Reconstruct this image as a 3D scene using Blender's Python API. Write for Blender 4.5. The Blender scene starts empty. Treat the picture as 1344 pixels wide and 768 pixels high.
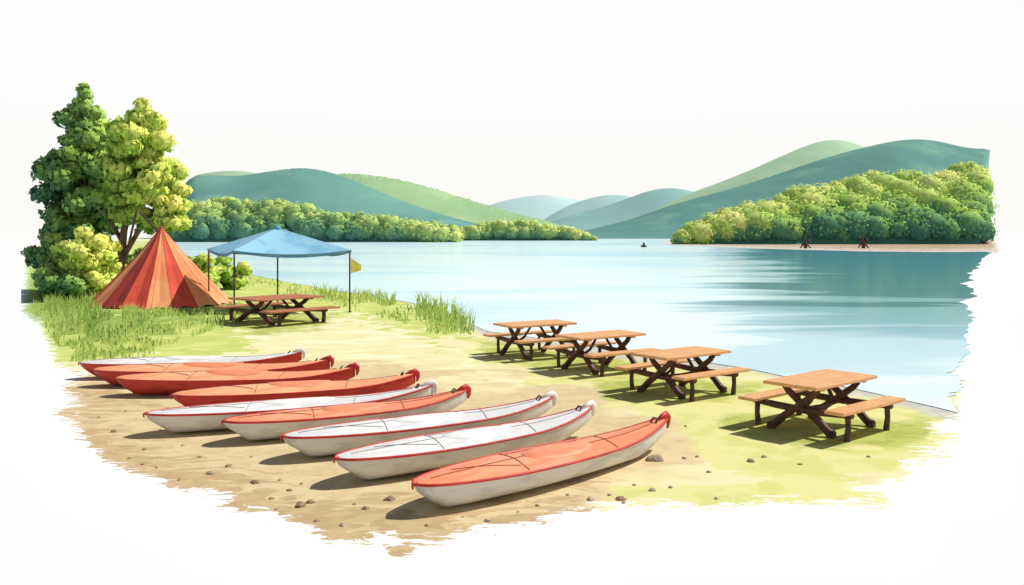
import bpy, math, random
import numpy as np
from mathutils import Vector, noise as mnoise
from mathutils.geometry import tessellate_polygon
random.seed(7); R=np.random.default_rng(7)
F=1150.0; H=3.0; HY=308.0; CX=672.0
scn=bpy.context.scene; COL=scn.collection
scn.view_settings.view_transform='Standard'; scn.view_settings.look='None'; scn.view_settings.exposure=0

def G(px,py,z=0.0):
    d=F*(H-z)/(py-HY); return ((px-CX)*d/F,d,z)
def X(px,d): return (px-CX)*d/F
def lin(c,k=1.0):
    o=[]
    for v in c:
        v/=255.0; v=v/12.92 if v<=.04045 else ((v+.055)/1.055)**2.4
        o.append(min(v/k,.88))
    return (*o,1.0)

# ---------------------------------------------------------------- materials
class NT:
    def __init__(s,name):
        s.m=bpy.data.materials.new(name); s.m.use_nodes=True; s.t=s.m.node_tree
        s.t.nodes.clear(); s.out=s.n('ShaderNodeOutputMaterial')
    def n(s,typ,**kw):
        nd=s.t.nodes.new(typ)
        for k,v in kw.items():
            if k.startswith('i_'):
                nd.inputs[int(k[2:]) if k[2:].isdigit() else k[2:].replace('_',' ')].default_value=v
            else: setattr(nd,k,v)
        return nd
    def l(s,a,b): s.t.links.new(a,b)
    def math(s,op,a,b=None,c=None,clamp=False):
        nd=s.n('ShaderNodeMath',operation=op,use_clamp=clamp)
        for i,v in enumerate((a,b,c)):
            if v is None: continue
            if isinstance(v,(int,float)): nd.inputs[i].default_value=v
            else: s.l(v,nd.inputs[i])
        return nd.outputs[0]
    def mix(s,f,a,b):
        nd=s.n('ShaderNodeMix',data_type='RGBA')
        for i,v in ((0,f),(6,a),(7,b)):
            if isinstance(v,(int,float)): nd.inputs[i].default_value=v
            elif isinstance(v,tuple): nd.inputs[i].default_value=v
            else: s.l(v,nd.inputs[i])
        return nd.outputs[2]
    def noise(s,scale,vec=(1,1,1),detail=4,rough=.6,dist=0):
        tc=s.n('ShaderNodeTexCoord'); mp=s.n('ShaderNodeMapping')
        mp.inputs['Scale'].default_value=vec
        s.l(tc.outputs['Object'],mp.inputs['Vector'])
        nz=s.n('ShaderNodeTexNoise'); nz.inputs['Scale'].default_value=scale
        nz.inputs['Detail'].default_value=detail; nz.inputs['Roughness'].default_value=rough
        nz.inputs['Distortion'].default_value=dist
        s.l(mp.outputs[0],nz.inputs['Vector']); return nz.outputs['Fac']
    def step(s,v,thr,sharp=20):
        return s.math('MULTIPLY_ADD',v,sharp,.5-thr*sharp,clamp=True)
    def pbsdf(s,col,rough=.7,spec=.3,bump=None,bs=.2):
        p=s.n('ShaderNodeBsdfPrincipled'); p.inputs['Roughness'].default_value=rough
        p.inputs['Specular IOR Level'].default_value=spec
        if isinstance(col,tuple): p.inputs['Base Color'].default_value=col
        else: s.l(col,p.inputs['Base Color'])
        if bump is not None:
            b=s.n('ShaderNodeBump'); b.inputs['Strength'].default_value=bs; b.inputs['Distance'].default_value=.02
            s.l(bump,b.inputs['Height']); s.l(b.outputs[0],p.inputs['Normal'])
        s.l(p.outputs[0],s.out.inputs[0]); return p
def simple(name,c1,c2,scale=4,vec=(1,1,1),thr=.52,sharp=9,rough=.6,spec=.3,bs=.15,k=1.0,dist=.4):
    t=NT(name); nz=t.noise(scale,vec,4,.6,dist)
    t.pbsdf(t.mix(t.step(nz,thr,sharp),lin(c1,k),lin(c2,k)),rough,spec,nz,bs); return t.m

M={}
M['hullw']=simple('white_hull_paint',(212,208,202),(194,190,186),1.5,(1,4,6),rough=.45)
M['deckw']=simple('white_deck_paint',(236,234,229),(216,214,211),1.3,(1,3,1),rough=.45)
M['decko']=simple('orange_deck_paint',(236,156,116),(226,136,96),1.3,(1,3,1),rough=.5,k=.94)
M['deckl']=simple('pale_orange_deck_paint',(240,170,126),(230,150,108),1.3,(1,3,1),rough=.5,k=.9)
M['decko2']=simple('orange_deck_paint_deep',(230,138,100),(236,154,114),1.3,(1,3,1),rough=.5,k=.96)
M['hullr']=simple('red_hull_paint',(186,58,48),(160,46,40),1.5,(1,4,6),rough=.45)
M['rimr']=simple('red_rim_paint',(196,58,50),(174,46,42),3,rough=.45)
M['line']=simple('rust_cord',(160,78,58),(140,68,52),9)
M['lineg']=simple('grey_cord',(154,146,142),(134,126,122),9)
M['hw']=simple('dark_fitting',(84,60,58),(60,46,46),9)
M['wood']=simple('table_plank_wood',(224,170,114),(210,150,96),3,(1,10,10),sharp=4)
M['woodd']=simple('dark_leg_wood',(88,54,44),(64,42,36),5,(1,1,1),k=.9)
M['wood2']=simple('brown_plank_wood',(182,116,80),(154,94,66),3,(1,10,10),k=.9,sharp=4)
M['pole']=simple('dark_pole',(84,66,62),(64,50,48),6)
M['canv']=simple('blue_canopy_cloth',(144,192,214),(122,176,202),.9,(1,1,1),rough=.8,k=.92)
M['canv2']=simple('blue_valance_cloth',(90,140,170),(104,152,180),.9,rough=.8,k=.9)
M['flag']=simple('orange_flag_cloth',(250,184,88),(244,166,66),6,k=.62)
M['tr']=simple('red_tent_canvas',(202,80,58),(186,68,50),.8,(1,1,.4),rough=.85,k=.8)
M['to']=simple('orange_tent_canvas',(236,144,98),(226,124,82),.8,(1,1,.4),rough=.85,k=.78)
M['td']=simple('dark_red_tent_canvas',(150,54,46),(136,46,42),.8,(1,1,.4),rough=.85,k=.8)
M['bark']=simple('tree_bark',(104,82,64),(70,56,50),3,(1,1,.2))
M['rock']=simple('brown_stone',(160,128,98),(118,92,72),7,bs=.4)
M['rockg']=simple('grey_stone',(172,156,132),(130,112,92),7,bs=.4)
M['seam']=simple('tent_seam',(150,58,46),(134,48,42),4)

def leafmat(name,stops,trans=.25,k=.75):
    t=NT(name); a=t.n('ShaderNodeAttribute',attribute_name='tone')
    cr=t.n('ShaderNodeValToRGB'); e=cr.color_ramp.elements
    while len(e)<len(stops): e.new(.5)
    for i,(p,c) in enumerate(stops): e[i].position=p; e[i].color=lin(c,k)
    t.l(a.outputs['Fac'],cr.inputs[0])
    d=t.n('ShaderNodeBsdfDiffuse'); tr=t.n('ShaderNodeBsdfTranslucent'); mx=t.n('ShaderNodeMixShader',i_0=trans)
    t.l(cr.outputs[0],d.inputs[0]); t.l(cr.outputs[0],tr.inputs[0])
    t.l(d.outputs[0],mx.inputs[1]); t.l(tr.outputs[0],mx.inputs[2]); t.l(mx.outputs[0],t.out.inputs[0]); return t.m
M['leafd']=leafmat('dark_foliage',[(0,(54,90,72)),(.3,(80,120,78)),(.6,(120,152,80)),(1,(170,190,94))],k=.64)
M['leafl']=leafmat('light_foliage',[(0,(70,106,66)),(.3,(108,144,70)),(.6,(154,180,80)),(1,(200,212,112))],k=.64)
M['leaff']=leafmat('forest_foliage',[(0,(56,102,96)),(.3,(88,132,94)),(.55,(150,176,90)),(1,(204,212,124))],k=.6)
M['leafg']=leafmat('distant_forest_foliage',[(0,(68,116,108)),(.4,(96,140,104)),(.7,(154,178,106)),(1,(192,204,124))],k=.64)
M['blade']=leafmat('grass_blades',[(0,(112,146,68)),(.35,(150,176,84)),(.7,(184,198,104)),(1,(206,212,128))],.2,.9)

# ---------------------------------------------------------------- mesh helpers
def mobj(name,v,f,mats,parent=None,smooth=False,mi=None,tone=None,nrm=None):
    me=bpy.data.meshes.new(name); me.from_pydata([tuple(map(float,p)) for p in v],[],[tuple(map(int,q)) for q in f])
    for m in (mats if isinstance(mats,list) else [mats]): me.materials.append(m)
    if mi is not None: me.polygons.foreach_set('material_index',mi)
    if smooth: me.polygons.foreach_set('use_smooth',[True]*len(me.polygons))
    if tone is not None:
        at=me.attributes.new('tone','FLOAT','POINT'); at.data.foreach_set('value',np.asarray(tone,dtype=np.float32))
    me.update()
    if nrm is not None:
        me.polygons.foreach_set('use_smooth',[True]*len(me.polygons))
        me.normals_split_custom_set_from_vertices([tuple(map(float,q)) for q in nrm])
    o=bpy.data.objects.new(name,me); COL.objects.link(o)
    if parent: o.parent=parent
    return o
def empty(name,loc,rz=0,label='',cat='',group=None,scale=1):
    o=bpy.data.objects.new(name,None); o.empty_display_size=.3; COL.objects.link(o)
    o.location=loc; o.rotation_euler=(0,0,rz); o.scale=(scale,)*3 if not isinstance(scale,tuple) else scale
    tag(o,label,cat,group); return o
def tag(o,label,cat,group=None):
    o['label']=label; o['category']=cat
    if group: o['group']=group
class B:   # mesh accumulator
    def __init__(s): s.v=[];s.f=[];s.mi=[];s.t=[]
    def add(s,v,f,m=0,t=0):
        b=len(s.v); s.v+=[tuple(p) for p in v]; s.f+=[tuple(i+b for i in q) for q in f]; s.mi+=[m]*len(f); s.t+=[t]*len(v)
    def box(s,c,sz,m=0):
        x,y,z=c;a,b,d=[q/2 for q in sz]; e=min(a,b,d)*.25
        v=[];
        for zz,ee in ((-d,e),(-d+e,0),(d-e,0),(d,e)):
            v+=[(x-a+ee,y-b+ee,z+zz),(x+a-ee,y-b+ee,z+zz),(x+a-ee,y+b-ee,z+zz),(x-a+ee,y+b-ee,z+zz)]
        f=[(3,2,1,0),(12,13,14,15)]
        for k in range(3):
            for i in range(4):
                j=(i+1)%4; f.append((k*4+i,k*4+j,k*4+4+j,k*4+4+i))
        s.add(v,f,m)
    def tube(s,pts,rad,n=6,m=0,t=0,flat=1.0):
        pts=[Vector(p) for p in pts]; 
        if not hasattr(rad,'__len__'): rad=[rad]*len(pts)
        v=[];f=[]; up=None
        for i,p in enumerate(pts):
            d=(pts[min(i+1,len(pts)-1)]-pts[max(i-1,0)]).normalized()
            if up is None:
                up=Vector((0,0,1)) if abs(d.z)<.9 else Vector((1,0,0))
            a=d.cross(up)
            if a.length<1e-4: a=d.cross(Vector((0,1,0)))
            a.normalize(); b=a.cross(d).normalized(); up=b
            for k in range(n):
                an=2*math.pi*(k+.5)/n; v.append(p+a*math.cos(an)*rad[i]*flat+b*math.sin(an)*rad[i])
        for i in range(len(pts)-1):
            for k in range(n):
                j=(k+1)%n; f.append((i*n+k,i*n+j,(i+1)*n+j,(i+1)*n+k))
        f.append(tuple(range(n))[::-1]); q=(len(pts)-1)*n; f.append(tuple(range(q,q+n)))
        s.add(v,f,m,t)
    def obj(s,name,mats,parent=None,smooth=False,tone=False):
        return mobj(name,s.v,s.f,mats,parent,smooth,s.mi,s.t if tone else None)

# ---------------------------------------------------------------- ground
def sdf(P,poly):
    poly=np.array(poly,float); d=np.full(len(P),1e9); ins=np.zeros(len(P),bool)
    for i in range(len(poly)):
        a=poly[i];b=poly[(i+1)%len(poly)]; ab=b-a; t=np.clip(((P-a)@ab)/(ab@ab),0,1)
        q=P-(a+t[:,None]*ab); d=np.minimum(d,np.hypot(q[:,0],q[:,1]))
        c=((a[1]>P[:,1])!=(b[1]>P[:,1])); 
        with np.errstate(divide='ignore',invalid='ignore'):
            xi=(b[0]-a[0])*(P[:,1]-a[1])/(b[1]-a[1])+a[0]
        ins^=c&(P[:,0]<xi)
    return np.where(ins,d,-d)/100
land=[[(34,345),(34,395),(30,408),(52,425),(66,455),(72,480),(112,492),(84,510),(108,528),(72,540),(104,562),(118,590),(150,612),(205,628),(240,642),(300,650),(285,664),(350,672),(412,690),(432,714),(520,704),(575,712),(610,696),(690,688),(745,672),(835,664),(940,664),(1010,656),(1090,658),(1168,666),(1172,654),(1120,640),(1190,628),(1186,606),(1252,600),(1200,588),(1256,576),(1216,562),(1258,546),(1262,500),(1200,420),(900,350),(300,312),(60,314)],
      [(512,718),(540,714),(538,730),(514,732)],
      [(866,319),(900,317),(1000,314),(1304,313),(1310,330),(1220,332),(1130,331),(1000,327),(900,323)]]
dirt=[[(60,508),(150,490),(240,500),(420,490),(560,490),(640,505),(760,525),(880,556),(900,585),(840,610),(800,640),(720,690),(600,730),(380,730),(200,660),(60,580)]]
brown=[[(70,545),(130,560),(220,600),(360,640),(470,665),(600,680),(760,650),(760,690),(560,740),(400,740),(180,650),(60,600)],[(80,500),(160,500),(190,530),(90,530)]]
grass=[[(10,310),(300,312),(300,345),(440,375),(520,390),(600,412),(632,438),(570,446),(520,430),(450,412),(400,416),(340,424),(305,436),(340,452),(262,472),(120,480),(50,480),(10,420)]]
dgrass=[[(10,350),(120,372),(130,400),(200,408),(330,404),(270,420),(200,436),(90,440),(20,420)]]
tgrass=[[(930,545),(1050,540),(1225,556),(1215,575),(1160,585),(1050,588),(960,566)],
        [(770,504),(850,494),(1000,508),(960,524),(800,524)],[(625,452),(700,455),(860,478),(840,494),(720,484),(640,468)],
        [(300,420),(360,408),(440,412),(420,430),(340,440)]]
ygr=[[(600,440),(820,470),(1260,540),(1270,610),(1000,640),(900,600),(800,530),(640,470)],[(760,640),(900,620),(1180,650),(900,675)]]
shore=[[(600,424),(660,433),(980,478),(1262,536),(1258,556),(1180,532),(1000,492),(900,482),(640,444)]]
bank=[[(860,310),(1320,310),(1320,340),(860,340)]]
tt=np.linspace(-1.35,1.35,360); dd=4*np.exp(np.linspace(0,math.log(6000/4),280))
T,D=np.meshgrid(tt,dd); xs=(T*D).ravel(); ys=D.ravel(); n1,n2=len(dd),len(tt)
P=np.stack([CX+F*xs/ys,HY+F*H/ys],1)
fields={}
for nm,pl in dict(land=land,dirt=dirt,brown=brown,grass=grass,dgrass=dgrass,tgrass=tgrass,ygr=ygr,shore=shore,bank=bank).items():
    fields[nm]=np.max([sdf(P,p) for p in pl],0)
idx=np.arange(n1*n2).reshape(n1,n2)
faces=np.stack([idx[:-1,:-1],idx[:-1,1:],idx[1:,1:],idx[1:,:-1]],-1).reshape(-1,4)
# the beach and its pale surround end a little beyond the painted land
lv=fields['land'][faces].max(1); fp=P[faces[:,0]]
lim=np.where((fp[:,0]<150)&(fp[:,1]<470),-.01,-.9)
faces=faces[lv>lim]
g=mobj('ground',np.stack([xs,ys,xs*0],1),faces,[])
g['kind']='structure'
for nm,val in fields.items():
    at=g.data.attributes.new(nm,'FLOAT','POINT'); at.data.foreach_set('value',val.astype(np.float32))
import bmesh
bm=bmesh.new(); bm.from_mesh(g.data); bmesh.ops.delete(bm,geom=[v for v in bm.verts if not v.link_faces],context='VERTS'); bm.to_mesh(g.data); bm.free()
t=NT('painted_ground')
na=t.noise(1.3,(1,1,1),3,.55,.6); nb=t.noise(.7,(1,2,1),3,.6,.8); nc=t.noise(3.2,(1,1,1),3,.55,.5); ndd=t.noise(.35,(1,1.4,1),4,.6,.5); nf=t.noise(26,(1,1,1),2,.5)
ne=t.noise(1.1,(1,2.4,1),5,.65,1.4)
def layer(prev,attr,amp,nz,c1,c2,n2,thr=.52,sharp=30,s2=14):
    a=t.n('ShaderNodeAttribute',attribute_name=attr).outputs['Fac']
    f=t.math('MULTIPLY_ADD',t.math('SUBTRACT',nz,.5),amp,a)
    f=t.math('MULTIPLY_ADD',f,sharp,.5,clamp=True)
    return t.mix(f,prev,t.mix(t.step(n2,thr,s2),lin(c1),lin(c2)))
base=t.mix(t.step(na,.55,10),lin((226,217,168)),lin((220,210,156)))
base=t.mix(t.step(nb,.56,16),base,lin((234,227,186)))
c=layer(base,'ygr',1.2,nb,(218,213,144),(208,206,128),na)
c=layer(c,'dirt',.9,na,(222,206,162),(214,197,151),nb,sharp=6)
c=layer(c,'dirt',2.2,ndd,(212,192,150),(203,182,140),nc,sharp=5,s2=8)
c=layer(c,'brown',2.4,ne,(194,170,128),(184,158,118),nc,sharp=14,s2=8)
c=layer(c,'grass',.8,na,(186,198,108),(204,210,126),nb)
c=layer(c,'dgrass',1.0,na,(138,168,80),(158,182,92),nc)
c=layer(c,'tgrass',.35,na,(182,188,100),(164,174,90),nc,sharp=12)
c=layer(c,'shore',.12,na,(186,185,174),(202,198,182),nc,sharp=14)
c=layer(c,'bank',.1,na,(160,134,102),(190,168,132),ndd)
c=t.mix(t.math('MULTIPLY',t.step(nf,.70,14),.25),c,lin((164,140,108)))
la=t.n('ShaderNodeAttribute',attribute_name='land').outputs['Fac']
ns=t.noise(2.2,(1,2.6,1),5,.7,1.2)
f=t.math('MULTIPLY_ADD',t.math('SUBTRACT',ns,.5),.75,la); f=t.math('MULTIPLY_ADD',f,40,.5,clamp=True)
c=t.mix(f,(.86,.865,.86,1),c)
t.pbsdf(c,.9,.05,nc,.08); g.data.materials.append(t.m)

# ---------------------------------------------------------------- lake
near=[(228,319),(240,332),(262,345),(300,356),(420,378),(480,388),(540,398),(600,418),(640,435),(760,452),(960,481),(1100,506),(1180,524),(1256,542)]
right=[(1246,522),(1266,505),(1252,490),(1272,462),(1266,440),(1276,420),(1268,400),(1276,385),(1270,365),(1284,350),(1290,338),(1294,330.5)]
far=[(1220,331),(1130,330),(1000,326.5),(900,322.5),(866,319.6),(880,316.5),(905,314.5),(900,313.3),(780,313.3),(590,314.6),(228,316)]
pl=[];al=near+right+far
for i in range(len(al)):
    a=al[i];b=al[(i+1)%len(al)]; isr=len(near)<=i<len(near)+len(right)-1
    n=max(2,int(math.hypot(b[0]-a[0],b[1]-a[1])/(1.6 if isr else 5)))
    for k in range(n):
        s=k/n; x=a[0]+(b[0]-a[0])*s; y=a[1]+(b[1]-a[1])*s
        if i<len(near)-1: y+=1.6*mnoise.noise((x*.02,0,1))
        if isr: x+=14*mnoise.noise((y*.13,3,1))+14*mnoise.noise((y*.45,7,1))
        pl.append(Vector(G(x,y)))
tri=tessellate_polygon([pl])
lk=mobj('lake',[(p.x,p.y,.012) for p in pl],tri,[]); lk['kind']='structure'
if lk.data.polygons[0].normal.z<0: lk.data.flip_normals()
t=NT('lake_water')
w1=t.noise(1,(.022,.05,1),3,.5,1.2); w2=t.noise(1,(.010,.016,1),4,.55,1.5); w3=t.noise(1,(.6,1.6,1),4,.6)
w4=t.noise(1,(.05,.22,1),3,.55,1.0)
c=t.mix(t.step(w1,.54,16),lin((212,234,241),.92),lin((200,226,235),.92))
c=t.mix(t.step(w2,.55,18),c,lin((186,216,227),.92))
tc=t.n('ShaderNodeTexCoord'); sp=t.n('ShaderNodeSeparateXYZ'); t.l(tc.outputs['Object'],sp.inputs[0])
# forest reflection painted into the water colour: darker teal breaking into bands
def painted_reflection(c,slope,y0,amp,col,fac):
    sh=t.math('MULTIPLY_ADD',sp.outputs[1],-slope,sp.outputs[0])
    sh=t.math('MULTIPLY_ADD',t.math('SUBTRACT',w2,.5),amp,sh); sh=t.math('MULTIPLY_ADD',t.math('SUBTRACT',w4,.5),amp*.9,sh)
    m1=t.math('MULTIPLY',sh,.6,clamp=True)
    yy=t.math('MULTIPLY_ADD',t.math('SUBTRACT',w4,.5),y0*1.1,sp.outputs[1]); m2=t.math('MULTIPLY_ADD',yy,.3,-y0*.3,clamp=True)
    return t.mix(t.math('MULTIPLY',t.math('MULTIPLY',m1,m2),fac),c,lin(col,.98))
c=painted_reflection(c,.22,18,16,(172,204,215),.9)
c=painted_reflection(c,.255,27,22,(122,172,184),.95)
c=painted_reflection(c,.275,38,22,(66,124,138),1.0)
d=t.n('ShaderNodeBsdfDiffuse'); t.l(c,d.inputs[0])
gl=t.n('ShaderNodeBsdfGlossy'); gl.inputs['Roughness'].default_value=.10; gl.inputs[0].default_value=(.84,.91,.93,1)
bp=t.n('ShaderNodeBump'); bp.inputs['Strength'].default_value=.08; bp.inputs['Distance'].default_value=.03
t.l(w3,bp.inputs['Height']); t.l(bp.outputs[0],gl.inputs['Normal'])
mx=t.n('ShaderNodeMixShader',i_0=.34); t.l(d.outputs[0],mx.inputs[1]); t.l(gl.outputs[0],mx.inputs[2]); t.l(mx.outputs[0],t.out.inputs[0])
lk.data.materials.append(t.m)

# ---------------------------------------------------------------- hills
def hillmat(name,c1,c2,c3,sc):  # aerial haze is mixed into each range's colours, paler with distance
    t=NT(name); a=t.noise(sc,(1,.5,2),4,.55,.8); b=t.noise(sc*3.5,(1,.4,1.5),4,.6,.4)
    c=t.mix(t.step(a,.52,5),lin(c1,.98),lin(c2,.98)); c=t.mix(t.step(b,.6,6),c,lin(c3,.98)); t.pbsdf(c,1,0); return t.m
def hill(pts,d0,dr,c1,c2,c3,ragged=False,crest=0):
    px=np.array([p[0] for p in pts],float);py=np.array([p[1] for p in pts],float)
    st=2.0 if crest else 4.0; xx=np.arange(px[0],px[-1]+.1,st); yy=np.interp(xx,px,py); kw=17 if crest else 9
    for _ in range(2): yy=np.convolve(np.pad(yy,kw//2,mode='edge'),np.ones(kw)/kw,'valid')
    v=[];ns=24;nx=len(xx)
    for i,x in enumerate(xx):
        zr=H+(HY-yy[i])*dr/F
        for s in range(ns+1):
            q=s/ns
            if q<=.72: u=q/.72; d=d0+(dr-d0)*u; z=zr*(math.sin(u*math.pi/2)**1.15)
            else: u=(q-.72)/.28; d=dr+(dr-d0)*.5*u; z=zr*(1-u)
            xe=x+(9*mnoise.noise((s*.9,4,2))+4*mnoise.noise((s*3.1,1,2)) if ragged and i>=nx-2 else 0)
            bump=.07*zr*mnoise.noise((x*.01,q*2.5,dr*.01))*math.sin(min(1,q/.72)*math.pi)
            if crest: bump+=crest*dr/F*(mnoise.noise((x*.22,q*14,3))+.7*mnoise.noise((x*.5,q*30,8)))*max(0,1-abs(q-.70)/.3)
            v.append((X(xe,d),d,z+bump if 0<q<1 else -.5))
    f=[]; m=ns+1
    for i in range(nx-1):
        for s in range(ns): f.append((i*m+s,(i+1)*m+s,(i+1)*m+s+1,i*m+s+1))
    f.append(tuple(range(m))); f.append(tuple(range((nx-1)*m,nx*m))[::-1])
    o=mobj('hill',v,f,hillmat('hazed_hill_cover',c1,c2,c3,6/dr),None,True); o['kind']='structure'; return o
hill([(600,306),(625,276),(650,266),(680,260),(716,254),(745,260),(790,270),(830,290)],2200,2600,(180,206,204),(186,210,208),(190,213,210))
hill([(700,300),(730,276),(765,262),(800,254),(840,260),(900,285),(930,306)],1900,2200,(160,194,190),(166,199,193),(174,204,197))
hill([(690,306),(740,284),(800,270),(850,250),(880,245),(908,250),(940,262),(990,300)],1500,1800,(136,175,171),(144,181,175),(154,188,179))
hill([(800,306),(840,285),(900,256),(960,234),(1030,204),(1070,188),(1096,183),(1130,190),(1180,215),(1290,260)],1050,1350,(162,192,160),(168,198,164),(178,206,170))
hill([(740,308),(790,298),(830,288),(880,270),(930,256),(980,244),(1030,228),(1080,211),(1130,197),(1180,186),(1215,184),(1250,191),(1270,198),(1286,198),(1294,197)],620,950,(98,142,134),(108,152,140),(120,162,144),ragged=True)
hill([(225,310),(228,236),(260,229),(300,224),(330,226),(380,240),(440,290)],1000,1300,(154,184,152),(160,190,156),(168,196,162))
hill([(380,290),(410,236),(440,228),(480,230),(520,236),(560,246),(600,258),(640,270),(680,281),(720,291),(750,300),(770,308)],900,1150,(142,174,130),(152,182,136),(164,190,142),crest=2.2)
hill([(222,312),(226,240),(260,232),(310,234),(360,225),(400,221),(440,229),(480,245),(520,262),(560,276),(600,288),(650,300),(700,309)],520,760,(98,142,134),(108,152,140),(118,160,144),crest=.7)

# ---------------------------------------------------------------- foliage
def leafcloud(blobs,n,size,seed,up=.25,jit=.45,tz=.2,tx=.08,inner=0):
    r=np.random.default_rng(seed); V=[];TN=[];NN=[]
    for (cx,cy,cz,rr,rz,tn) in blobs:
        d=r.normal(size=(n,3)); d[:,2]+=up; d/=np.linalg.norm(d,axis=1)[:,None]
        lo=inner*.95 if inner else .6
        sc=(lo+(1.08-lo)*r.random(n)**.7)[:,None]; p=np.array([cx,cy,cz])+d*sc*np.array([rr,rr,rz])
        nn=d+jit*r.normal(size=(n,3)); nn/=np.linalg.norm(nn,axis=1)[:,None]
        a=np.cross(nn,r.normal(size=(n,3))); a/=np.linalg.norm(a,axis=1)[:,None]+1e-6; b=np.cross(nn,a)
        s=size*(.6+.8*r.random((n,1)))
        q=np.stack([p+a*s,p+b*s*.62+a*s*.1,p-a*s*.8,p-b*s*.62],1).reshape(-1,3); V.append(q)
        sn=d+.15*nn+np.array([0,0,.15]); sn/=np.linalg.norm(sn,axis=1)[:,None]; NN.append(np.repeat(sn,4,axis=0))
        tone=np.clip(tn+tz*d[:,2]+tx*d[:,0]+.04*r.normal(size=n),0,1); TN.append(np.repeat(tone,4))  # sunlight put into the tone: clump tops and right sides lighter
    V=list(map(tuple,np.concatenate(V)));TN=list(np.concatenate(TN)); NN=list(map(tuple,np.concatenate(NN)))
    Fc=[(i,i+1,i+2,i+3) for i in range(0,len(V),4)]
    if inner:
        nu,nv=10,6
        for (cx,cy,cz,rr,rz,tn) in blobs:
            b=len(V)
            for i in range(nv+1):
                th=math.pi*i/nv
                for j in range(nu):
                    ph=2*math.pi*j/nu; dx,dy,dz=math.sin(th)*math.cos(ph),math.sin(th)*math.sin(ph),math.cos(th)
                    k=inner*(1+.2*mnoise.noise((dx*2+cx,dy*2,dz*2+cz)))
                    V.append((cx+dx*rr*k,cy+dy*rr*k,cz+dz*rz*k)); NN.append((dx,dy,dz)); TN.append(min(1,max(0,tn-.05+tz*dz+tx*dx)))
            for i in range(nv):
                for j in range(nu):
                    j2=(j+1)%nu; Fc.append((b+i*nu+j,b+(i+1)*nu+j,b+(i+1)*nu+j2,b+i*nu+j2))
    return V,Fc,TN,NN
def forest(name,prof,d0,slope,br,nb,nl,ls,mat,seed,label,bright=.0,core=.1):
    r=np.random.default_rng(seed); px=[p[0] for p in prof];py=[p[1] for p in prof]; bl=[]
    def top(x):
        a=(HY-np.interp(x,px,py))/F; return (H+d0*a)/(1-slope*a)
    for i in range(nb):
        x=r.uniform(px[0],px[-1]); zt=top(x); u=r.random()**.8
        rr=br*r.uniform(.6,1.25)*min(1,zt/(2.2*br)+.15); zc=max(rr*.7,(zt-rr)*u); zc=min(zc,max(zt-rr*.9,rr*.4))
        d=d0+slope*zc+r.uniform(-2,2)+2
        rel=zc/max(zt-rr,1); bl.append((X(x,d),d,zc,rr,rr*.8,float(np.clip(.02+.52*rel**1.3+r.uniform(-.10,.16)+bright,0,1))))  # shade painted into the tone: crowns darken towards the foot of the slope
    x=px[0]
    while x<px[-1]:
        zt=top(x); rr=br*r.uniform(.6,1.2)*min(1,zt/(2.2*br)+.1); zc=max(zt-rr*r.uniform(.6,1.2),rr*.4); d=d0+slope*zc
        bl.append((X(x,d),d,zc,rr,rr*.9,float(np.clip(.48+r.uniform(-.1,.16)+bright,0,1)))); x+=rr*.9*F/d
    V,Fc,T,N=leafcloud(bl,nl,ls,seed,tz=.26,tx=.12,jit=.25,inner=.86)
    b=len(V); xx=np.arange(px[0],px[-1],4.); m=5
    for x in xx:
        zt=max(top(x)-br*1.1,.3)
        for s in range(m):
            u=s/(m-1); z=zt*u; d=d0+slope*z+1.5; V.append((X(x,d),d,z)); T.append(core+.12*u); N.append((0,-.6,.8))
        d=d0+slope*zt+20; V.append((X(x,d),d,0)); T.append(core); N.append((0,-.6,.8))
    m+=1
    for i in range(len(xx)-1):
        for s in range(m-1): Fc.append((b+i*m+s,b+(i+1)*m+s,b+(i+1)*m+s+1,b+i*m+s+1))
    o=mobj(name,V,Fc,mat,None,False,None,T,N); o['kind']='stuff'; tag(o,label,'forest'); return o
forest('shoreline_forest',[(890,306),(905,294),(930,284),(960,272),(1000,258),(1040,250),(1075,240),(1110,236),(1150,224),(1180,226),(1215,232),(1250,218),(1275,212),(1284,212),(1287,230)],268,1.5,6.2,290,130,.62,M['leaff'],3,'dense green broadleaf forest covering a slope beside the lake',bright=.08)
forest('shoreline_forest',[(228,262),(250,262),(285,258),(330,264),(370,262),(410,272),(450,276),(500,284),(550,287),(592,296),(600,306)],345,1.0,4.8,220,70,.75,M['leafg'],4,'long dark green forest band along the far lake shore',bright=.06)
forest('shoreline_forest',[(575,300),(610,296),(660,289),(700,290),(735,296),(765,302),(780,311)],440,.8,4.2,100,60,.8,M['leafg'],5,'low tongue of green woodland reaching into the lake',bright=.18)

def tree(loc,blobs,leafm,trunk,nl,ls,seed,label,cat='tree',name='leafy_tree',inner=.7):
    o=empty(name,loc,0,label,cat)
    b=B()
    for pts,rad in trunk: b.tube(pts,rad,8)
    b.obj('trunk',M['bark'],o,True)
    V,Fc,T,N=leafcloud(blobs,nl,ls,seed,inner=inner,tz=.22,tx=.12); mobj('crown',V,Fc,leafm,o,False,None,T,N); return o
def blobs_ell(n,c,rx,rz,br,seed,base,right=.12,taper=0):
    r=np.random.default_rng(seed); out=[]
    for i in range(n):
        d=r.normal(size=3); d/=np.linalg.norm(d); s=r.uniform(.35,1)
        h=d[2]*s; w=1-taper*max(0,(h+1)/2)
        x=c[0]+d[0]*s*rx*w;y=c[1]+d[1]*s*rx*w;z=c[2]+h*rz; q=br*r.uniform(.6,1.25)*(1-.4*taper*max(0,(h+1)/2))
        out.append((x,y,z,q,q*.7,float(np.clip(base+right*d[0]*s+.14*h+r.uniform(-.14,.18),0,1))))  # light painted into the crown tone: blobs paler towards top and right
    return out
d=47; x0=X(108,d)
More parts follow.
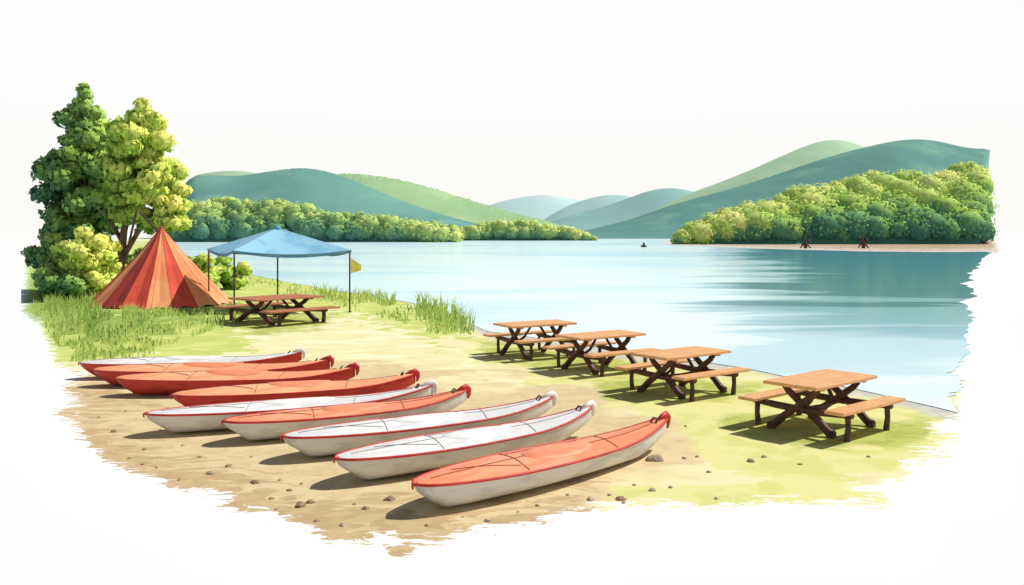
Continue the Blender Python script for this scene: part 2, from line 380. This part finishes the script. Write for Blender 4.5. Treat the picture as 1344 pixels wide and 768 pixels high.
bl=blobs_ell(120,(0,0,5.9),2.5,4.3,.66,11,.44,.24,.36)+[(.1,0,10.5,.4,.6,.6),(0,0,9.8,.6,.6,.55),(-.5,0,9.5,.5,.5,.5),(.7,0,9.4,.5,.5,.65)]+blobs_ell(26,(-.6,-.4,2.2),1.7,1.8,.6,12,.3,.1)
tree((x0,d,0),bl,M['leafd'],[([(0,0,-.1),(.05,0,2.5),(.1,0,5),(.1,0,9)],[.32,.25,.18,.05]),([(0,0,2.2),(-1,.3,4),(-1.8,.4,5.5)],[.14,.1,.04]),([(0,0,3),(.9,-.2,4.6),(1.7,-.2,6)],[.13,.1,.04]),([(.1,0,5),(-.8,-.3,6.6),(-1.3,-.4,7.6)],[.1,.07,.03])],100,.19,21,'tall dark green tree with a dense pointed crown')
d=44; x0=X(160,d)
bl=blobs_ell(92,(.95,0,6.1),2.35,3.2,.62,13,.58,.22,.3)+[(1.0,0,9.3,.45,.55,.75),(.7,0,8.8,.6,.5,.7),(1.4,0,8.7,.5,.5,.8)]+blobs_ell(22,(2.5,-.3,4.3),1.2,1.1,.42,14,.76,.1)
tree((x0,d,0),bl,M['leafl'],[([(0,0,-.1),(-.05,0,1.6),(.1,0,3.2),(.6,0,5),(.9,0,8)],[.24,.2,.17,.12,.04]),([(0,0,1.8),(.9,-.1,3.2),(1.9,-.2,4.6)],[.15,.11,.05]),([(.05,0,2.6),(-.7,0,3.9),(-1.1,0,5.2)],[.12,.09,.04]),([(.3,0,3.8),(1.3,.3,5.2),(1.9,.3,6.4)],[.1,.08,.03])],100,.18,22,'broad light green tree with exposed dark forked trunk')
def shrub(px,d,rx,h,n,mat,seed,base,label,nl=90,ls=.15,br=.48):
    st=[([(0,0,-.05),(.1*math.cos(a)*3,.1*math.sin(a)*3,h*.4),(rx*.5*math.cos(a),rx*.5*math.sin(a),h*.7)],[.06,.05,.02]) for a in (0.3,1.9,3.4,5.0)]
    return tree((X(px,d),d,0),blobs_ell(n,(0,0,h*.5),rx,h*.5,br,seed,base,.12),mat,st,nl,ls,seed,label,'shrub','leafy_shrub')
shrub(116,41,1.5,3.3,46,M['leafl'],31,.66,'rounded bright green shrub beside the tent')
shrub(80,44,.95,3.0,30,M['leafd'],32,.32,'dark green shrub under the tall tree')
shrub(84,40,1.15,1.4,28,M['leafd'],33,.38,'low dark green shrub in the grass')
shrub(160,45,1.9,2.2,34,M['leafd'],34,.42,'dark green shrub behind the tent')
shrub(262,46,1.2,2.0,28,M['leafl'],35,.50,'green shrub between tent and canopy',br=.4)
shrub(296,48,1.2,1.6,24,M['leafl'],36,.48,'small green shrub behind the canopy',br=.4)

# grass
def inpoly(P,poly): return sdf(P,poly)>0
def blades(regs,seed,label):
    r=np.random.default_rng(seed); V=[];Fc=[];T=[];N=[]
    for poly,n,h0,h1,dark in regs:
        a=np.array(poly); lo=a.min(0);hi=a.max(0)
        pts=r.uniform(lo,hi,size=(n*4,2)); pts=pts[inpoly(pts,poly)][:n]
        for (px,py) in pts:
            if mnoise.noise((px*.03,py*.08,seed))<-.12 and h1<.8: continue
            x,y,_=G(px,py); h=r.uniform(h0,h1); w=.014+.008*y/25
            lean=r.normal(0,.28)*h+.06*h; ly=r.normal(0,.15)*h; an=r.uniform(-.6,.6); ax,ay=math.cos(an)*w,math.sin(an)*w
            tn=min(1,max(0,dark+r.normal(0,.15)+.25*mnoise.noise((px*.02,py*.05,1)))); b=len(V)
            V+=[(x-ax,y-ay,0),(x+ax,y+ay,0),(x+ax*.6+lean*.35,y+ly*.3,h*.6),(x-ax*.6+lean*.35,y+ly*.3,h*.6),(x+lean,y+ly,h)]
            Fc+=[(b,b+1,b+2,b+3),(b+3,b+2,b+4)]; T+=[max(0,tn-.08)]*2+[tn]*2+[min(1,tn+.1)]; N+=[(0,-.35,.94)]*5
    o=mobj('tall_grass',V,Fc,M['blade'],None,False,None,T,N); o['kind']='stuff'; tag(o,label,'grass'); return o
blades([([(42,372),(130,388),(200,410),(300,408),(330,420),(260,440),(150,470),(90,474),(66,440),(44,410)],2600,.08,.30,.52),
        ([(44,372),(140,372),(140,404),(60,410)],1200,.25,.6,.3),
        ([(60,400),(200,420),(160,450),(70,440)],260,.3,.6,.2),
        ([(130,402),(310,404),(300,414),(140,416)],800,.12,.34,.45),
        ([(80,440),(260,440),(180,474),(90,476)],600,.08,.26,.6)],41,'green meadow grass around the tent and trees')
blades([([(250,345),(300,358),(420,380),(470,390),(540,402),(600,424),(620,440),(560,440),(530,424),(440,402),(300,378)],1000,.08,.28,.5),
        ([(545,400),(580,406),(608,424),(622,436),(590,436),(545,420)],230,.35,.85,.3),
        ([(410,380),(470,388),(520,397),(510,403),(420,392)],260,.2,.65,.35)],42,'tall reedy green grass along the lake bank')

# ---------------------------------------------------------------- kayaks
def kayak(a,b,kind,label,wid=.46,ht=1.0,crown=.055):
    a=Vector(a);b=Vector(b); L=(b-a).length; c=(a+b)/2; rz=math.atan2(b.y-a.y,b.x-a.x)
    o=empty('kayak',(c.x,c.y,0),rz,label,'kayak','kayaks drawn up on the beach')
    n=48; red=kind in('red','whitered'); white=kind in('white','whitered')
    def w(t): return wid*(max(0,math.sin(math.pi*min(1,t)**.84))**.64)*(1-.16*t)+.012
    def gz(t): return ht*(.285+.045*(1-t)**2+.16*max(0,(t-.66)/.34)**2.1)
    def kz(t): return ht*(.13*max(0,(.07-t)/.07)**1.2+.012*(1-t)+.26*max(0,(t-.80)/.20)**1.6)
    def xx(t): return -L/2+L*t
    hv=[];hf=[];m=13
    for i in range(n+1):
        t=i/n
        for k in range(m):
            an=math.pi*k/(m-1); hv.append((xx(t)+.2*math.sin(an)*max(0,1-t*8),w(t)*math.cos(an)*(1-.10*math.sin(an)),gz(t)-(gz(t)-kz(t))*math.sin(an)**.55))
    for i in range(n):
        for k in range(m-1): hf.append((i*m+k,i*m+k+1,(i+1)*m+k+1,(i+1)*m+k))
    hf.append(tuple(range(m))[::-1]); hf.append(tuple(range(n*m,n*m+m)))
    mobj('hull',hv,hf,M['hullr'] if red else M['hullw'],o,True)
    def dz(t,s): return gz(t)+ .004+crown*(w(t)/wid)*(1-abs(s)**1.6)
    dv=[];df=[];m=11
    for i in range(n+1):
        t=i/n
        for k in range(m):
            s=-1+2*k/(m-1); dv.append((xx(t),w(t)*s*.99,dz(t,s)))
    for i in range(n):
        for k in range(m-1): df.append((i*m+k,(i+1)*m+k,(i+1)*m+k+1,i*m+k+1))
    mobj('deck',dv,df,M['deckw'] if white else M['deckl'] if red else M['decko'],o,True)
    r=B(); rw=.012 if red else .017
    for sg in (-1,1): r.tube([(xx(i/n),sg*(w(i/n)+.004),gz(i/n)) for i in range(n+1)],[rw]*(n+1),6)
    r.tube([(xx(0)-.012,0,gz(0)-.05*ht),(xx(0)-.016,0,gz(0)-.01),(xx(0)+.05,0,gz(0)+.012)],[.012,.018,.016],6)
    r.obj('rim',M['rimr'],o,True)
    s=B(); s.tube([(xx(.955),0,gz(.955)+.012),(xx(.98),0,gz(.98)+.03),(xx(1)+.005,0,gz(1)+.03),(xx(1)+.045,0,gz(1)-.01),(xx(1)+.05,0,gz(1)-.08),(xx(1)+.03,0,gz(1)-.16)],[.03,.05,.06,.052,.036,.018],8,flat=.8)
    s.obj('stern_cap',M['rimr'] if not white else M['deckw'],o,True)
    h=B(); h.tube([(xx(.935),-.045,gz(.935)+.02),(xx(.945),-.035,gz(.945)+.07),(xx(.945),.035,gz(.945)+.07),(xx(.935),.045,gz(.935)+.02)],.013,6); h.obj('grab_handle',M['hw'],o,True)
    cv=[];cf=[];q=28
    for ring,(sc,up) in enumerate(((1,.0),(.97,.012),(.6,.016),(0,.018))):
        for k in range(q):
            an=2*math.pi*k/q; t=.5+.13*sc*math.cos(an); s_=.62*sc*math.sin(an); cv.append((xx(t),w(.5)*s_,dz(t,s_)+up))
    for rr in range(3):
        for k in range(q): j=(k+1)%q; cf.append((rr*q+k,rr*q+j,(rr+1)*q+j,(rr+1)*q+k))
    mobj('cockpit_cover',cv,cf,M['deckw'] if white else M['decko2'],o,True)
    def ln(pts):
        l=B(); l.tube([(xx(t),w(t)*s_,dz(t,s_)+.004) for t,s_ in pts],.0045,5); l.obj('deck_cord',M['lineg'] if white else M['line'],o)
    ln([(.05+.32*i/12,0) for i in range(13)]); ln([(.63+.29*i/12,0) for i in range(13)])
    for t0,t1 in ((.31,.36),(.68,.73)): ln([(t0+(t1-t0)*i/8,-.9+1.8*i/8) for i in range(9)])
    ln([(.36+.28*i/10,.66) for i in range(11)]); ln([(.14+.17*i/10,.35-.9*i/10) for i in range(11)])
    return o
K=[((543,636),(874,548),'orange','orange kayak with red rim and pale hull on sand'),
   ((440,602),(776,533),'white','white kayak with thin red rim on sand'),
   ((370,573),(725,520),'white','white kayak with thin red rim on sand'),
   ((293,553),(612,511),'orange','orange-decked kayak with pale hull between white kayaks'),
   ((190,543),(568,505),'white','white kayak lying beside a red kayak on sand'),
   ((225,518),(545,490),'red','red kayak with orange deck on sand'),
   ((152,496),(466,482),'red','red kayak with orange deck on sand'),
   ((122,485),(433,472),'red','long red kayak at the edge of the grass')]
for i,(a,b,k,lb) in enumerate(K): kayak(G(*a,.33),G(*b,.44),k,lb,crown=.055 if i<5 else .12,wid=.46 if i<5 else .44)
kayak((X(104,18.25),18.25,.33),(X(396,19.15),19.15,.44),'whitered','kayak with white deck and red hull at the grass edge',wid=.43,crown=.10)

# ---------------------------------------------------------------- picnic tables
def picnic(loc,rz,label,top,seatm,scale=1,group='picnic tables by the lake'):
    o=empty('picnic_table',loc,rz,label,'picnic table',group,scale)
    L=1.8
    b=B()
    for i in range(5): b.box((0,-.36+.18*i,.745),(L+.02*((i*7)%3-1),.174,.05))
    for x in (-.6,.6): b.box((x,0,.70),(.08,.8,.04))
    b.obj('table_top',top,o)
    for sg in (-1,1):
        b=B()
        for i in range(2): b.box((0,sg*(.74+.075-.15*i),.445),(L+.05,.145,.05))
        b.obj('seat',seatm,o)
    for x in (-.58,.58):
        for sg in (-1,1):
            b=B(); xo=x+sg*.05
            b.tube([(xo,-sg*.48,0),(xo,-sg*.48,.045),(xo,-sg*.40,.09),(xo,-sg*.26,.22),(xo,-sg*.10,.34),(xo,sg*.07,.47),(xo,sg*.24,.60),(xo,sg*.30,.69)],[.07,.078,.062,.06,.058,.056,.052,.058],6)
            b.obj('leg',M['woodd'],o)
        b=B(); b.tube([(x,-.84,.385),(x,-.4,.36),(x,0,.35),(x,.4,.36),(x,.84,.385)],[.048,.056,.056,.056,.048],6)
        for sg in (-1,1): b.tube([(x,sg*.76,.38),(x,sg*.77,.2),(x,sg*.75,.03),(x,sg*.75,0)],[.042,.04,.046,.05],6)
        b.obj('crossbeam',M['woodd'],o)
    b=B(); b.tube([(-.58,0,.35),(0,.02,.32),(.58,0,.35)],[.036,.036,.036],6)
    b.tube([(-.5,0,.35),(-.3,0,.45),(-.12,0,.70)],[.032,.032,.032],6); b.tube([(.5,0,.35),(.3,0,.45),(.12,0,.70)],[.032,.032,.032],6)
    b.obj('brace',M['woodd'],o); return o
def copything(src,loc,rz,label,scale=None):
    n=src.copy(); COL.objects.link(n); n.location=loc; n.rotation_euler=(0,0,rz); n['label']=label
    if scale: n.scale=(scale,)*3
    for c in list(src.children):
        q=c.copy(); COL.objects.link(q); q.parent=n
    return n
T1=picnic((4.82,13.65,0),math.radians(40),'wooden picnic table with dark legs on patchy grass',M['wood'],M['wood'])
copything(T1,(3.24,16.7,0),math.radians(37),'wooden picnic table with dark legs near the shoreline',1.0)
copything(T1,(1.98,19.5,0),math.radians(33),'wooden picnic table with dark legs near the shoreline',1.03)
copything(T1,(.58,21.8,0),math.radians(30),'wooden picnic table at the edge of the water',1.05)
picnic((-8.1,30.2,0),math.radians(48),'brown wooden picnic table under the blue canopy',M['wood2'],M['wood2'],(1.5,1.95,1.12))

# ---------------------------------------------------------------- canopy
cc=(-9.55,35.7); o=empty('canopy_tent',(cc[0],cc[1],0),0,'light blue pop-up canopy on dark poles over a picnic table','canopy')
cor=[(-6.2-cc[0],33.8-cc[1]),(-8.7-cc[0],38.4-cc[1]),(-13.0-cc[0],37.4-cc[1]),(-10.5-cc[0],33.0-cc[1])]
ZB,ZP=2.40,3.28; b=B(); va=B(); nu=12;nsg=8
def dr_(w_): return -.16*4*w_*(1-w_)
for i in range(4):
    A=cor[i];C=cor[(i+1)%4]; v=[];f=[]
    for s in range(nsg+1):
        q=s/nsg
        for u in range(nu+1):
            w_=u/nu; sag=1-.04*4*w_*(1-w_); ex=(A[0]+(C[0]-A[0])*w_)*sag; ey=(A[1]+(C[1]-A[1])*w_)*sag
            z=ZB+(ZP-ZB)*(q**1.0)+dr_(w_)*(1-q); v.append((ex*(1-q),ey*(1-q),z))
    for s in range(nsg):
        for u in range(nu): k=s*(nu+1)+u; f.append((k,k+1,k+nu+2,k+nu+1))
    b.add(v,f)
    v=[];f=[]
    for u in range(nu+1):
        w_=u/nu; sag=1.003-.04*4*w_*(1-w_); ex=(A[0]+(C[0]-A[0])*w_)*sag; ey=(A[1]+(C[1]-A[1])*w_)*sag; z=ZB+dr_(w_)
        v+=[(ex,ey,z+.004),(ex,ey,z-.08-.05*4*w_*(1-w_))]
    for u in range(nu): f.append((2*u,2*u+1,2*u+3,2*u+2))
    va.add(v,f)
b.obj('canopy_roof',M['canv'],o); va.obj('valance',M['canv2'],o)
k=B(); k.tube([(0,0,ZP-.06),(0,0,ZP+.02),(0,0,ZP+.12)],[.2,.12,.02],10); k.obj('roof_cap',M['canv2'],o,True)
for (x,y),zt in zip([cor[0],cor[2],cor[3],(0,0)],(ZB,ZB,ZB,ZP-.05)):
    k=B(); k.tube([(x*.98,y*.98,0),(x*.98,y*.98,.03),(x*.98,y*.98,.031),(x*.98,y*.98,zt)],[.08,.08,.032,.032],8); k.obj('pole',M['pole'],o)
fl=[];ff=[]
for i in range(7):
    hh=.29*(1-.62*i/6)
    for j in range(3): fl.append((cor[0][0]*.98+.04+.068*i,cor[0][1]*.98+.03*math.sin(i*.9),1.80-.012*i+hh*(1-j)))
for i in range(6):
    for j in range(2): ff.append((i*3+j,i*3+j+1,(i+1)*3+j+1,(i+1)*3+j))
mobj('flag',fl,ff,M['flag'],o)

# ---------------------------------------------------------------- tent
tx,ty=-15.2,38.0; o=empty('bell_tent',(tx,ty,0),0,'red and orange striped conical canvas tent on grass','tent')
TR,TZ=2.95,3.38; NP=18; v=[];f=[];mi=[]; nr=12; sub=4; ring=NP*sub
for r_ in range(nr+1):
    q=r_/nr; rad=TR*((1-q)**1.15)+.03; z=TZ*q
    for k in range(ring):
        an=2*math.pi*k/ring; pf=abs(((k%sub)/sub)-.5)*2; rr=rad*(1-.05*(1-pf)*(1-.3*q))
        v.append((math.cos(an)*rr,math.sin(an)*rr,z if r_ else (-.02+.10*(1-pf))))
pat=[1,0,1,0,1,0,1,0,1, 2,0,1,2,0,1,0,1,1]
for r_ in range(nr):
    for k in range(ring):
        j=(k+1)%ring; f.append((r_*ring+k,r_*ring+j,(r_+1)*ring+j,(r_+1)*ring+k)); mi.append(pat[k//sub])
f.append(tuple(range(nr*ring,nr*ring+ring))); mi.append(0)
mobj('canvas',v,f,[M['tr'],M['to'],M['td']],o,False,mi)
for p in range(NP):
    an=2*math.pi*p/NP; s=B(); s.tube([(math.cos(an)*(TR*((1-q)**1.15)+.03),math.sin(an)*(TR*((1-q)**1.15)+.03),TZ*q) for q in np.linspace(0,.99,nr+1)],.010,5)
    s.obj('seam',M['seam'],o)
k=B(); k.tube([(0,0,0),(0,0,TZ+.2)],[.05,.035],8); k.obj('pole',M['pole'],o)
for a,b_ in (((-2.3,.6,0),(-1.15,.2,4.1)),((-1.25,.7,4.0),(-.1,.3,2.95))):
    k=B(); k.tube([a,b_],[.055,.05],7); k.obj('guy_pole',M['pole'],o)
for an in (-2.6,-2.0,-1.3,-.6,-.1):
    k=B(); k.tube([(math.cos(an)*1.35,math.sin(an)*1.35,1.75),(math.cos(an)*3.6,math.sin(an)*3.6,.02)],.006,5); k.obj('guy_rope',M['hw'],o)

# ---------------------------------------------------------------- stones
def rock(px,py,s,m,i):
    q=bmesh.new(); bmesh.ops.create_icosphere(q,subdivisions=2,radius=1)
    for vv in q.verts:
        nn=1+.35*mnoise.noise(vv.co*1.3+Vector((i*3.1,0,0))); vv.co=Vector((vv.co.x*s*nn,vv.co.y*s*.75*nn,max(-.15,vv.co.z)*s*.6*nn))
    me=bpy.data.meshes.new('stone'); q.to_mesh(me); q.free(); me.materials.append(m)
    o=bpy.data.objects.new('stone',me); COL.objects.link(o); x,y,_=G(px,py); o.location=(x,y,.01*s); o.rotation_euler=(0,0,i*1.7)
    tag(o,'large brown stone beside the orange kayak' if s>.09 else 'small brown stone lying on the sand','stone','stones scattered on the beach')
RK=[(861,604,.13),(395,664,.08),(407,660,.055),(435,641,.055),(512,656,.07),(480,668,.05),(466,662,.035),(335,634,.065),(300,612,.05),(276,622,.06),(190,590,.04),(193,631,.04),(150,567,.055),(775,656,.055),(815,656,.065),(800,650,.03),(856,644,.05),(898,602,.04),(915,600,.035),(985,606,.065),(1003,600,.045),(1100,577,.055),(860,672,.045),(836,668,.045),(240,585,.035),(380,644,.04),(128,600,.03),(170,602,.035),(210,566,.045),(236,630,.035),(356,655,.035),(450,690,.045),(416,684,.035),(560,690,.03),(640,684,.04),(705,664,.03),(745,650,.03),(765,630,.045),(880,640,.035),(930,620,.035),(940,655,.035),(1050,610,.035),(1140,600,.035),(330,600,.03),(262,600,.035),(165,540,.03),(130,548,.035),(820,580,.035),(900,560,.03),(880,520,.03)]
rr_=random.Random(5)
for _ in range(34): RK.append((rr_.uniform(140,860),rr_.uniform(575,690),rr_.uniform(.018,.034)))
RK=[q for q in RK if sdf(np.array([[q[0],q[1]]],float),land[0])[0]>.05]
for i,(a,b_,s) in enumerate(RK): rock(a,b_,s,M['rock'] if i%3 else M['rockg'],i)

# ---------------------------------------------------------------- driftwood and buoy
for px,hh in ((1057,2.6),(1133,3.0)):
    x,y,_=G(px,326); b=B()
    b.tube([(0,0,-.05),(.1,0,hh*.4),(-.15,0,hh*.7),(.1,0,hh)],[.42,.3,.2,.06],7); b.tube([(.1,0,hh*.35),(.8,0,hh*.6),(1.2,.1,hh*.75)],[.2,.14,.05],6)
    b.tube([(0,0,hh*.4),(-.7,0,hh*.25),(-1.2,-.2,0)],[.2,.18,.12],6); b.tube([(.1,0,hh*.4),(.7,0,hh*.2),(1.1,-.2,0)],[.2,.18,.12],6)
    o=b.obj('driftwood_stump',M['woodd'],None,True); o.location=(x,y,0); tag(o,'dark branching driftwood stump on the sandbank','driftwood','driftwood stumps on the sandbank')
x,y,_=G(845,324.5); o=empty('buoy',(x,y,0),0,'small dark buoy floating on the lake','buoy')
b=B(); b.tube([(0,0,0),(0,0,.25),(0,0,.45),(0,0,.5)],[.6,.75,.6,.3],12); b.obj('float',M['hw'],o,True)
b=B(); b.tube([(0,0,.45),(0,0,.9),(0,0,1.25)],[.3,.22,.08],10); b.obj('top_mark',M['hw'],o,True)

# ---------------------------------------------------------------- light, sky, camera
el=math.radians(50); hx,hy=.93,.37
S=Vector((math.cos(el)*hx,math.cos(el)*hy,math.sin(el)))
sd=bpy.data.lights.new('sun','SUN'); sd.energy=4.6; sd.angle=math.radians(.5); sd.color=(1,.97,.92)
so=bpy.data.objects.new('sun',sd); COL.objects.link(so); so.rotation_euler=(-S).to_track_quat('-Z','Y').to_euler(); so.location=(30,0,40)
w=bpy.data.worlds.new('World'); scn.world=w; w.use_nodes=True; nt=w.node_tree; nt.nodes.clear()
out=nt.nodes.new('ShaderNodeOutputWorld'); mx=nt.nodes.new('ShaderNodeMixShader')
sky=nt.nodes.new('ShaderNodeTexSky'); sky.sky_type='NISHITA'; sky.sun_disc=False; sky.sun_elevation=el; sky.sun_rotation=math.atan2(hx,hy)
b1=nt.nodes.new('ShaderNodeBackground'); b1.inputs[1].default_value=.06; nt.links.new(sky.outputs[0],b1.inputs[0])
b2=nt.nodes.new('ShaderNodeBackground'); b2.inputs[1].default_value=1
tc=nt.nodes.new('ShaderNodeTexCoord'); sp=nt.nodes.new('ShaderNodeSeparateXYZ'); nt.links.new(tc.outputs['Generated'],sp.inputs[0])
ad=nt.nodes.new('ShaderNodeMath'); ad.operation='ADD'; ad.inputs[1].default_value=.1; nt.links.new(sp.outputs[2],ad.inputs[0])
r1=nt.nodes.new('ShaderNodeValToRGB'); nt.links.new(ad.outputs[0],r1.inputs[0])
e=r1.color_ramp.elements; e[0].position=.085; e[0].color=(.995,.995,.99,1); e[1].position=.24; e[1].color=(.98,.985,.98,1)
q=e.new(.125); q.color=(.985,.965,.915,1)
nt.links.new(r1.outputs[0],b2.inputs[0])
mr=nt.nodes.new('ShaderNodeMapRange'); mr.inputs[1].default_value=.29; mr.inputs[2].default_value=.38; nt.links.new(sp.outputs[2],mr.inputs[0])
nt.links.new(mr.outputs[0],mx.inputs[0]); nt.links.new(b2.outputs[0],mx.inputs[1]); nt.links.new(b1.outputs[0],mx.inputs[2]); nt.links.new(mx.outputs[0],out.inputs[0])
cam=bpy.data.cameras.new('camera'); co=bpy.data.objects.new('camera',cam); COL.objects.link(co)
co.location=(0,0,H); co.rotation_euler=(math.pi/2,0,0); cam.sensor_width=36; cam.lens=F/1344*36; cam.shift_y=-(384-HY)/1344; cam.clip_end=20000; cam.clip_start=.1
scn.camera=co
